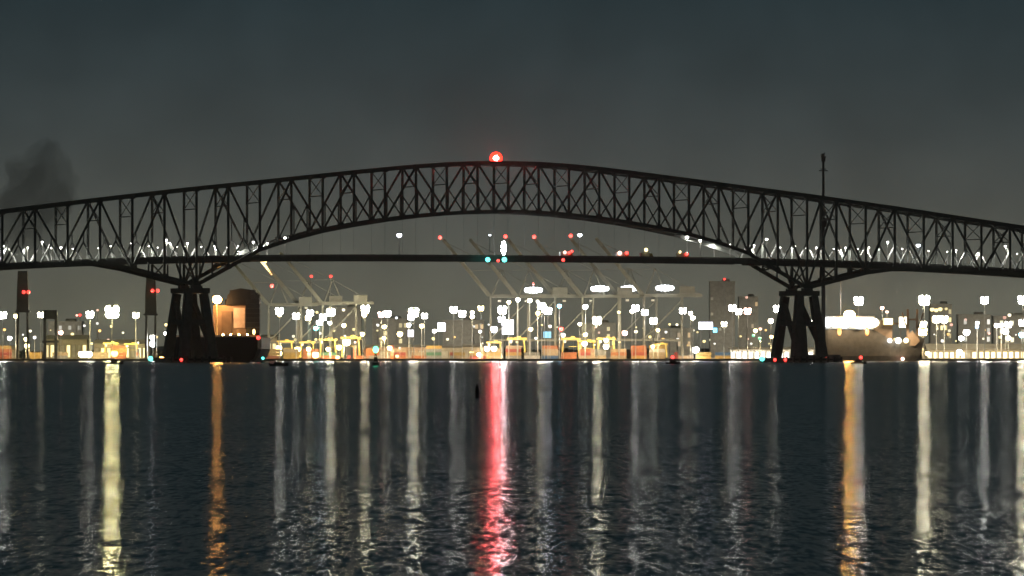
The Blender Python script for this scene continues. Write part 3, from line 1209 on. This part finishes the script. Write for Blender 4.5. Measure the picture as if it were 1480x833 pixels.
# low dark block on two posts between the towers
Y = 4618
kk = K * Y
x = (73 - 740) * kk
wt = thing('loading_tower', 'dark square loading tower on two posts between the dark towers', 'tower', (x, Y, 0))
for dx in (-8, 8):
    MB().box((dx * kk, 0, 18), (2.2, 3, 36)).build('leg', TOWERM, wt)
MB().box((0, 0, EYE + (HZ - 455) * kk), (20 * kk, 8, 13 * kk)).build('housing', TOWERM, wt)
MB().box((0, 0, EYE + (HZ - 494) * kk), (24 * kk, 6, 3 * kk)).build('platform', TOWERM, wt)
MB().box((0, 0, .8), (26 * kk, 8, 2.2)).build('footing', CONC, wt)


# ------------------------------------------------------------------ sheds, terminal buildings, far city
def shed(px0, px1, y_eave, y_ridge, Y, wall, label, bays, lit, depth=30, col='yellow', s=1.2):
    kk = K * Y
    x0, x1 = (px0 - 740) * kk, (px1 - 740) * kk
    he, hr = EYE + (HZ - y_eave) * kk - GZ, EYE + (HZ - y_ridge) * kk - GZ
    root = thing('warehouse', label, 'warehouse', ((x0 + x1) / 2, Y, GZ))
    w2 = (x1 - x0) / 2
    MB().box((0, depth / 2, he / 2), (2 * w2, depth, he)).build('wall', wall, root)
    rf = MB()
    rf.loft([[(xx, -1.2, he + .02), (xx, depth / 2, hr), (xx, depth + 1.2, he + .02), (xx, depth / 2, hr - .6), ] for xx in (-w2 - .6, w2 + .6)])
    rf.v = [(v[0], v[1], v[2]) for v in rf.v]
    rf.build('roof', SHEDR, root)
    for i in range(bays):
        cx = -w2 + (i + .5) * 2 * w2 / bays
        bw = 2 * w2 / bays * .62
        on = (i * 7 + int(px0)) % 10 < lit * 10
        d = MB().box((cx, -.12, he * .40), (bw + .5, .24, he * .62 + .3)).build('door_frame', DARKM, root)
        MB().box((cx, -.28, he * .40), (bw, .1, he * .62)).build('door', lampmat(col, s * (.6 + .8 * ((i * 37) % 10) / 10)) if on else SHEDR, d)
    return root


shed(64, 126, 491, 484.5, 4760, SHEDW, 'long cream roofed warehouse behind the loading tower', 8, .5, 34)
shed(136, 214, 497, 491, 4730, SHEDW, 'low warehouse under the brightest warm yard light', 9, .6, 30)
shed(378, 400, 487, 484, 4770, SHEDW, 'small lit warehouse beside the black ship', 3, .9, 20)
shed(528, 617, 502, 498.5, 4705, mat('tan_cladding', (.34, .22, .13), .7), 'tan warehouse right of the green lit buoy', 6, .15, 26)
shed(617, 668, 503, 500, 4707, SHEDW, 'open fronted warehouse with a bright yellow eave', 3, .0, 26)
shed(668, 700, 501, 498, 4710, SHEDW, 'narrow pale warehouse just left of the pale cranes', 3, .4, 26)
shed(1055, 1176, 505, 502, 4700, WHITE, 'long white lit warehouse behind the pier by the mast', 14, 1.0, 26, 'white', 5)
shed(1340, 1412, 505.5, 497, 4705, SHEDW, 'beige warehouse with yellow lit bays right of the moored ship', 9, .9, 26, 'yellow', 2.4)
shed(1414, 1500, 505, 497, 4707, SHEDW, 'beige warehouse with yellow lit bays at the right edge', 10, .95, 26, 'yellow', 2.8)
shed(-30, 22, 505, 500, 4710, SHEDW, 'pale warehouse at the left edge of the quay', 5, .3, 26)


def block(px0, px1, top, Y, label, nwx, nwy, lit, col='yellow', s=1.0, wall=CITYM, name='office_block', crown=None):
    kk = K * Y
    x0, x1 = (px0 - 740) * kk, (px1 - 740) * kk
    H = EYE + (HZ - top) * kk - GZ
    w_ = x1 - x0
    root = thing(name, label, 'building', ((x0 + x1) / 2, Y, GZ), 0, 'buildings of the far city')
    MB().box((0, 12, H / 2), (w_, 24, H)).build('wall', wall, root)
    rf = MB().box((0, 12, H + .5), (w_ + .8, 24.8, 1.0)).build('roof', wall, root)
    MB().box((w_ * .15, 12, H + 2.2), (w_ * .3, 8, 2.6)).build('plant_room', wall, rf)
    ps = MB().tube((0, -60, 0), (0, -60, 11), .2, n=6).build('added_wash_post', POLE, root)
    sd = bpy.data.lights.new('beam', 'SPOT')  # added lamp with no visible source, washes the front of the block
    sd.color = (1, .92, .74)
    sd.energy = 62000
    sd.spot_size = math.radians(120)
    sd.spot_blend = .6
    sd.shadow_soft_size = 1
    so_ = bpy.data.objects.new('beam', sd)
    COL.objects.link(so_)
    so_.parent = ps
    so_.location = (0, -60, 11.5)
    so_.rotation_euler = (math.radians(112), 0, 0)
    for i in range(nwx):
        for j in range(nwy):
            if R.random() > lit:
                continue
            cx = -w_ / 2 + (i + .5) * w_ / nwx
            cz = H * .35 + (j + .5) * H * .6 / nwy
            MB().box((cx, -.1, cz), (w_ / nwx * .6, .2, H * .6 / nwy * .55)).build('window', lampmat(col, s * R.choice((.4, .7, 1, 1.5))), root)
    return root


block(1026, 1062, 408, 6050, 'faint tall tower block with a red light on its roof', 6, 9, .10, 'yellow', .25)
block(1068, 1096, 430, 6150, 'faint tower block right of the tallest tower', 5, 5, .15, 'amber', .3)
block(538, 590, 462, 5900, 'faint low office block behind the yard left of the white star light', 7, 3, .3, 'yellow', .6)
block(640, 700, 464, 5950, 'faint brown office block behind the first mast lights of the cranes', 8, 3, .25, 'amber', .5)
block(480, 522, 445, 6000, 'faint brown block beyond the left cranes', 6, 4, .15, 'amber', .3)
block(1345, 1376, 441, 5600, 'far block with yellow lit top floors right of the moored ship', 5, 4, .4, 'yellow', 1.2)
block(1385, 1432, 456, 5800, 'far low block with a few lights behind the right warehouses', 7, 3, .35, 'white', .7)
block(1436, 1490, 458, 5700, 'far block with scattered lights at the right edge', 7, 3, .4, 'warm white', .8)
block(70, 118, 466, 5700, 'far low block behind the loading tower', 7, 3, .25, 'white', .4)
block(840, 890, 468, 5800, 'far low block seen between the legs of the pale cranes', 7, 3, .3, 'yellow', .6)
block(940, 1000, 476, 5750, 'far low block right of the pale cranes', 8, 2, .3, 'amber', .5)
block(280, 352, 455, 5900, 'far block hidden mostly by the ship', 6, 3, .3, 'yellow', .5)


def lit_panel(cx, cy, wpx, hpx, Y, col, s, label, cat='lit sign'):
    """A floodlit board on two posts: frame, glowing face, posts."""
    kk = K * Y
    p = P(cx, cy, Y)
    root = thing('lit_board', label, cat, (p.x, Y, GZ), 0, 'bright boards over the yard')
    w_, h_ = wpx * kk, hpx * kk
    z = p.z - GZ
    fr = MB().box((0, .5, z), (w_ + .8, .8, h_ + .8)).build('board', DARKM, root)
    MB().box((0, 0, z), (w_, .15, h_)).build('face', lampmat(col, s), fr)
    for k in (-.35, .35):
        MB().box((k * w_, 1.2, (z - h_ / 2) / 2), (.6, .5, z - h_ / 2)).build('post', POLE, root)
    return root


lit_panel(638, 473, 11, 12, 4850, 'lavender', 8, 'square white lit board between the buoy and the pale cranes')
lit_panel(733.5, 473, 17, 21, 4750, 'lavender', 9, 'large pale lavender lit board under the first pale crane')
lit_panel(1020, 471, 20, 10, 4800, 'lavender', 12, 'wide bluish white lit board right of the pale cranes')
lit_panel(1033.5, 477.5, 6, 7, 4795, 'cyan', 3, 'small blue lit board at the corner of the wide white board')
lit_panel(791, 484, 11, 9, 4760, 'cyan', 1.3, 'light blue lit board under the floodlight of the pale cranes')
lit_panel(594, 482, 9, 10, 4820, 'lavender', 3, 'pale lit board below the brightest white yard light')
lit_panel(1306, 466, 13, 15, 4560, 'warm white', 7, 'tilted bright white board on the moored ship side')
lit_panel(1284, 465.5, 12, 9, 4700, 'yellow', 2.2, 'yellow lit board behind the moored grey ship')

# ------------------------------------------------------------------ moored grey ship
MY = 4540
mk = K * MY
mx0 = (1262 - 740) * mk
moored = thing('moored_ship', 'grey moored ship with a floodlit white deck by the tall mast', 'ship', (mx0, MY, 0))


def mz(py):
    return EYE + (HZ - py) * mk


def mxx(px):
    return (px - 1262) * mk


hz0 = mz(493)
secs = []
for px, f, top in ((1186, .8, 478), (1196, 1, 477), (1262, 1, 477), (1285, .95, 490), (1300, .8, 493), (1318, .5, 491), (1337, .06, 488)):
    hw_ = 11 * f
    zt_ = mz(top)
    bow = 0 if px < 1300 else (px - 1300) / 37 * 5
    xx = mxx(px)
    secs.append([(xx - bow * 1.6, -hw_ * .8, -1.5), (xx - bow * .8, -hw_ * .95, 4), (xx, -hw_, zt_), (xx, hw_, zt_), (xx - bow * .8, hw_ * .95, 4), (xx - bow * 1.6, hw_ * .8, -1.5)])
MB().loft(secs).build('hull', GREY, moored)
wh = MB()
wh.box((mxx(1227), 0, (mz(476) + mz(458)) / 2), (70 * mk, 14, mz(458) - mz(476)))
wh.build('superstructure', WHITE, moored)
MB().box((mxx(1227), 0, mz(457.2)), (74 * mk, 17, .8)).build('roof', WHITE, moored)
for k in range(9):
    px = 1196 + k * 8
    MB().ball((mxx(px), -8.4, mz(466.5) + R.uniform(-.8, .8)), R.uniform(3.5, 4.5), 10, 6, (1.3, .5, .95)).build('floodlight', lampmat(('cool white', 'white', 'warm white')[k % 3], 3.9), moored, True)
MB().tube((mxx(1227), -6, mz(459)), (mxx(1227), -6, mz(453)), .4, n=8).build('signal_mast', WHITE, moored)
MB().ball((mxx(1227), -7, mz(455.5)), 3.4, 12, 7, (1.25, .7, 1)).build('masthead_light', lampmat('sodium', 620), moored, True)
MB().box((mxx(1283), -6.4, mz(465)), (13 * mk, .3, 9 * mk)).build('wheelhouse_window', lampmat('yellow', 4.5), moored)
for px in (1212, 1252):
    MB().ball((mxx(px), -11.5, mz(479.5)), 2.0, 8, 6, (.8, .6, 1.6)).build('side_lamp', lampmat('orange', 2.2), moored, True)
for px in (1200, 1224, 1250, 1276, 1300, 1318):
    arm = MB()
    arm.bar((mxx(px), -9, mz(474)), (mxx(px), -20, mz(474)), .3)
    arm.box((mxx(px), -20, mz(474) - .2), (1.0, .8, .5))
    arm = arm.build('added_hull_light', POLE, moored)  # lamp arms added only to brighten the side of the hull
    sd = bpy.data.lights.new('beam', 'SPOT')
    sd.color = (1, .74, .45)
    sd.energy = 6500 if px < 1280 else 15000
    sd.spot_size = math.radians(110)
    sd.spot_blend = .5
    sd.shadow_soft_size = .4
    so_ = bpy.data.objects.new('beam', sd)
    COL.objects.link(so_)
    so_.parent = arm
    so_.location = (mxx(px), -20, mz(474) - .7)
    so_.rotation_euler = (math.radians(40), 0, 0)
br_ = MB()
br_.box((mxx(1276), 0, (mz(500) + mz(463)) / 2), (26 * mk, 12, mz(463) - mz(500)))
br_.box((mxx(1280), 0, mz(468)), (38 * mk, 10, 1.5))
br_.build('bridge_house', BROWN, moored)
for px in (1312, 1325.5):
    kp = MB()
    kp.bar((mxx(px), 0, mz(497)), (mxx(px), 0, mz(447)), 2.4, 2.4, 1.4, 1.4)
    kp.build('kingpost', BROWN, moored)
    MB().bar((mxx(px), 0, mz(480)), (mxx(px + (9 if px > 1320 else -8)), 0, mz(452)), 1.0).build('derrick', BROWN, moored)
MB().bar((mxx(1312), 0, mz(462)), (mxx(1325.5), 0, mz(462)), 1.3).build('crosstree', BROWN, moored)
fc = MB()
fc.loft([[(mxx(1308), y, mz(500)), (mxx(1322), y, mz(500)), (mxx(1329), y, mz(493)), (mxx(1318), y, mz(478)), (mxx(1312), y, mz(484))] for y in (-6, 6)])
fc.build('forecastle', BROWN, moored)
for px, c, r in ((1284.5, 'white', 3.2), (1297, 'white', 4.4), (1308, 'yellow', 3.6)):
    MB().ball((mxx(px), -12, mz(492.5)), r * mk, 8, 6).build('deck_lamp', lampmat(c, 6), moored, True)
MB().ball((mxx(1303), -12.5, mz(519)), 1.3, 8, 6).build('hull_lamp', lampmat('pink', 9), moored, True)

# ------------------------------------------------------------------ yard gantries and container stacks
def gantry():
    root = thing('yard_gantry', 'x', 'gantry crane', (0, 0, GZ), 0, 'yellow gantries in the container yard')
    for x in (-6, 6):
        for y in (0, 8):
            MB().bar((x, y, 1.2), (x * .86, y, 14), 1.1, 1.1, .9, .9).build('leg', YELLOW, root)
            MB().tube((x - .8, y - .3, .7), (x - .8, y + .3, .7), .7, n=10).build('wheel', RUBBER, root)
            MB().tube((x + .8, y - .3, .7), (x + .8, y + .3, .7), .7, n=10).build('wheel', RUBBER, root)
        MB().bar((x, 0, 2.0), (x, 8, 2.0), .8).build('sill_beam', YELLOW, root)
    for y in (0, 8):
        MB().bar((-7, y, 14.4), (7, y, 14.4), 1.4, .8, ref=(0, 1, 0)).build('beam', YELLOW, root)
    tr = MB().box((1.5, 4, 15.6), (3, 7, 1.2)).build('trolley', YELLOW, root)
    MB().bar((1.5, 4, 9), (1.5, 4, 15), .25).build('hoist', DARKM, tr)
    MB().box((1.5, 4, 8.8), (5.5, 2.2, .5)).build('spreader', YELLOW, root)
    MB().box((-4.2, -.6, 12.4), (1.8, 1.6, 2.0)).build('cab', WHITE, root)
    return root


gp = gantry()
g_spots = [(412, .95, 'yellow yard gantry beside the brightest yellow quay lights'), (444, .9, 'yellow yard gantry between the dim cranes'), (474, 1.05, 'yellow yard gantry behind the low red quay light'),
           (507, 1.15, 'yellow yard gantry just left of the green lit buoy'), (747, 1.1, 'yellow yard gantry under the large lavender board'), (825, 1.1, 'yellow yard gantry under the middle pale crane'),
           (849, .95, 'yellow yard gantry beside the bright mid crane yard light'), (876, 1.1, 'yellow yard gantry between the last pale cranes'), (714, .9, 'yellow yard gantry at the first pale crane leg'),
           (955, .8, 'yellow yard gantry at the right end of the pale cranes'), (160, .85, 'yellow yard gantry under the brightest warm light'), (190, .8, 'yellow yard gantry next to the tower by the pier')]
for i, (px, f, lab) in enumerate(g_spots):
    o = gp if i == 0 else copy_tree(gp)
    Y = 4647 + (i * 3) % 4
    o['label'] = lab
    o.location = ((px - 740) * K * Y, Y, GZ)
    o.scale = (f, f, f)

PAL = [('rust orange', (.42, .14, .05)), ('red', (.36, .05, .04)), ('mustard', (.46, .30, .08)), ('tan', (.42, .32, .2)), ('green', (.08, .22, .12)), ('white', (.62, .60, .56)), ('blue', (.06, .14, .28)), ('grey', (.26, .26, .25))]
WTS = [9, 5, 7, 8, 1, 2, 1, 4]
segs = [(0, 30), (44, 62), (82, 112), (140, 212), (380, 470), (470, 530), (700, 852), (852, 985), (985, 1054), (532, 612), (622, 698)]
stack = 0
spots = []
for a, c in segs:
    px = a + 5
    while px < c - 4:
        endon = R.random() < .25
        spots.append((px, endon))
        px += (6.5 if endon else 25) + R.uniform(.5, 5)
spots.sort()
TIER = ['ground', 'second', 'third', 'fourth']
zone_n = {}
for px, endon in spots:
    Y = 4637 + R.choice((0, 0, 5))
    tiers = R.choice((1, 2, 2, 3, 3, 4))
    zone = next(z for z in ZONES if z[0] <= px < z[1])[2]
    zone_n[zone] = zone_n.get(zone, 0) + 1
    for t in range(tiers):
        cn_, rgb = R.choices(PAL, WTS)[0]
        lab = '%s container, %s tier of stack %s %s' % (cn_, TIER[t], ordi[zone_n[zone] - 1], zone)
        lab = '%s container, %s tier, %s stack %s' % (cn_, TIER[t], ordi[zone_n[zone] - 1], zone)
        container(cn_, rgb, ((px - 740) * K * Y + R.uniform(-.15, .15), Y, GZ + .01 + t * 2.61), math.pi / 2 if endon else 0, lab)


# ------------------------------------------------------------------ boats and buoys
def boat():
    root = thing('small_boat', 'x', 'boat', (0, 0, 0), 0, 'small dark boats on the harbour')
    secs = []
    for x, f, zt_ in ((-3.4, .75, .9), (-2.6, 1, .85), (0, 1, .85), (2, .8, 1.0), (3.5, .1, 1.3)):
        hw_ = 1.25 * f
        secs.append([(x, -hw_ * .6, -.25), (x, -hw_, .4), (x, -hw_, zt_), (x, hw_, zt_), (x, hw_, .4), (x, hw_ * .6, -.25)])
    MB().loft(secs).build('hull', BLACK, root)
    cb = MB()
    cb.loft([[(-1.8, y, .8), (1.3, y, .8), (.9, y, 1.75), (-1.6, y, 1.75)] for y in (-.9, .9)])
    cab = cb.build('cabin', BLACK, root)
    MB().box((-.4, -.92, 1.4), (1.6, .06, .4)).build('window', DARKM, cab)
    MB().tube((-.6, 0, 1.7), (-.6, 0, 2.4), .05, n=6).build('mast', DARKM, root)
    MB().box((-3.5, 0, .9), (.4, .5, .9)).build('outboard', DARKM, root)
    return root


bp = boat()
for i, (px, wl_, f, lab, lamp) in enumerate(((166, 526.5, 1.0, 'small dark boat under the brightest warm yard light', None), (403, 529.5, .82, 'small dark boat right of the black ship', None),
                                             (973, 526.5, .85, 'small dark boat with a red light below the last pale crane', (972, 516.5)), (1241, 526, .98, 'small dark boat with a red light beside the moored grey ship', (1244, 517)))):
    o = bp if i == 0 else copy_tree(bp)
    o['label'] = lab
    Y = EYE / ((wl_ - HZ) * K)
    o.location = ((px - 740) * K * Y, Y, 0)
    o.scale = (f, f, f)
    if lamp:
        q = (P(lamp[0], lamp[1], Y) - Vector(o.location)) / f
        MB().ball((q.x, -1.0, q.z), 2.4 * K * Y / f, 8, 6).build('lamp', lampmat('red', 5), o, True)

Y = 1850
kk = K * Y
by = thing('channel_buoy', 'dark channel buoy with a green light on top', 'buoy', ((543 - 740) * kk, Y, 0))
MB().tube((0, 0, -.4), (0, 0, 1.0), 1.2, 1.15, 14).build('float', BLACK, by)
ca_ = MB()
for k in range(4):
    a = math.pi / 4 + k * math.pi / 2
    ca_.bar((math.cos(a) * .9, math.sin(a) * .9, 1.0), (math.cos(a) * .35, math.sin(a) * .35, 3.3), .14)
ca_.box((0, 0, 2.1), (1.1, 1.1, 1.4))
ca_.box((0, 0, 3.3), (.9, .9, .16))
ca_.build('cage', BLACK, by)
zt_ = EYE + (HZ - 505.5) * kk
MB().tube((0, 0, 3.3), (0, 0, zt_ - .6), .25, n=8).build('lantern_post', BLACK, by)
MB().ball((0, -.2, zt_), .85, 10, 7, (1, 1, 1.25)).build('lantern', lampmat('green', 6), by, True)

Y = 372
sb = thing('spar_buoy', 'slim black spar buoy floating in open water left of the red reflection', 'buoy', ((689.5 - 740) * K * Y, Y, 0), 0)
MB().loft([[(r * math.cos(a), r * math.sin(a), z) for a in [i * math.pi / 6 for i in range(12)]] for z, r in ((-.3, .10), (0, .13), (.3, .15), (.6, .12), (.78, .04))]).build('float', BLACK, sb)
MB().tube((0, 0, .78), (0, 0, .86), .03, n=8).build('eye', BLACK, sb)


def nav_float(px, py, Y, label, col='teal', r=3.4, s=4):
    p = P(px, py, Y)
    root = thing('light_float', label, 'buoy', (p.x, Y, 0), 0, 'small floats with teal lights')
    MB().tube((0, 0, -.3), (0, 0, .8), 1.1, .9, 10).build('float', BLACK, root)
    MB().tube((0, 0, .8), (0, 0, max(1.0, p.z - .6)), .2, n=6).build('post', BLACK, root)
    MB().ball((0, 0, p.z), r * K * Y, 8, 6).build('lantern', lampmat(col, s), root, True)


nav_float(217.5, 518.5, 2900, 'small float with a teal light left of the pier in front of the ship')
nav_float(1101.5, 518.5, 2950, 'small float with a teal light left of the pier by the mast', r=3.8)
nav_float(380, 518, 2980, 'tiny float with a teal light right of the black ship', r=2.0)

# ------------------------------------------------------------------ smoke
SX, SYY = (50 - 740) * K * 3600, 3600
kk = K * 3600
sm = MB()
blobs = [((50, 262), 46, 1.0), ((25, 300), 30, 1.0), ((85, 305), 32, 1.0), ((50, 335), 44, .8)]
NU, NV = 48, 32
vs_ = []
for j in range(NV + 1):
    ph = -math.pi / 2 + math.pi * j / NV
    for i in range(NU):
        t = 2 * math.pi * i / NU
        d = Vector((math.cos(ph) * math.cos(t), math.cos(ph) * math.sin(t), math.sin(ph)))
        f = 1 + .45 * noise.noise(d * 1.6 + Vector((4.2, 1, 3))) + .22 * noise.noise(d * 4.0) + .10 * noise.noise(d * 9.0)
        vs_.append((d.x * 24 * f + 3 * d.z, d.y * 26 * f, d.z * 28 * f))
fs_ = []
for j in range(NV):
    for i in range(NU):
        a = j * NU + i
        c = j * NU + (i + 1) % NU
        fs_.append((a, c, c + NU, a + NU))
sm.add(vs_, fs_)
smm = bpy.data.materials.new('smoke')
smm.use_nodes = True
nn = smm.node_tree.nodes
nn.remove(nn['Principled BSDF'])
pv = nn.new('ShaderNodeVolumePrincipled')
pv.inputs['Color'].default_value = (.05, .05, .045, 1)
pv.inputs['Density'].default_value = .017
smm.node_tree.links.new(pv.outputs['Volume'], nn['Material Output'].inputs['Volume'])
so = sm.build('smoke', smm)
so.location = (SX, SYY, EYE + (HZ - 285) * kk)
tag(so, 'dark smoke cloud hanging behind the left end of the bridge', 'smoke', kind='stuff')

# ------------------------------------------------------------------ haze
hz = MB()
hz.box((0, 4700, 74), (9000, 9560, 152))
hm = bpy.data.materials.new('haze')
hm.use_nodes = True
nn = hm.node_tree.nodes
nn.remove(nn['Principled BSDF'])
pv = nn.new('ShaderNodeVolumePrincipled')
pv.inputs['Color'].default_value = (.9, .9, .86, 1)
pv.inputs['Density'].default_value = 2.1e-5
pv.inputs['Anisotropy'].default_value = .8
hm.node_tree.links.new(pv.outputs['Volume'], nn['Material Output'].inputs['Volume'])
tag(hz.build('haze', hm), 'thin night haze over the harbour', kind='stuff')
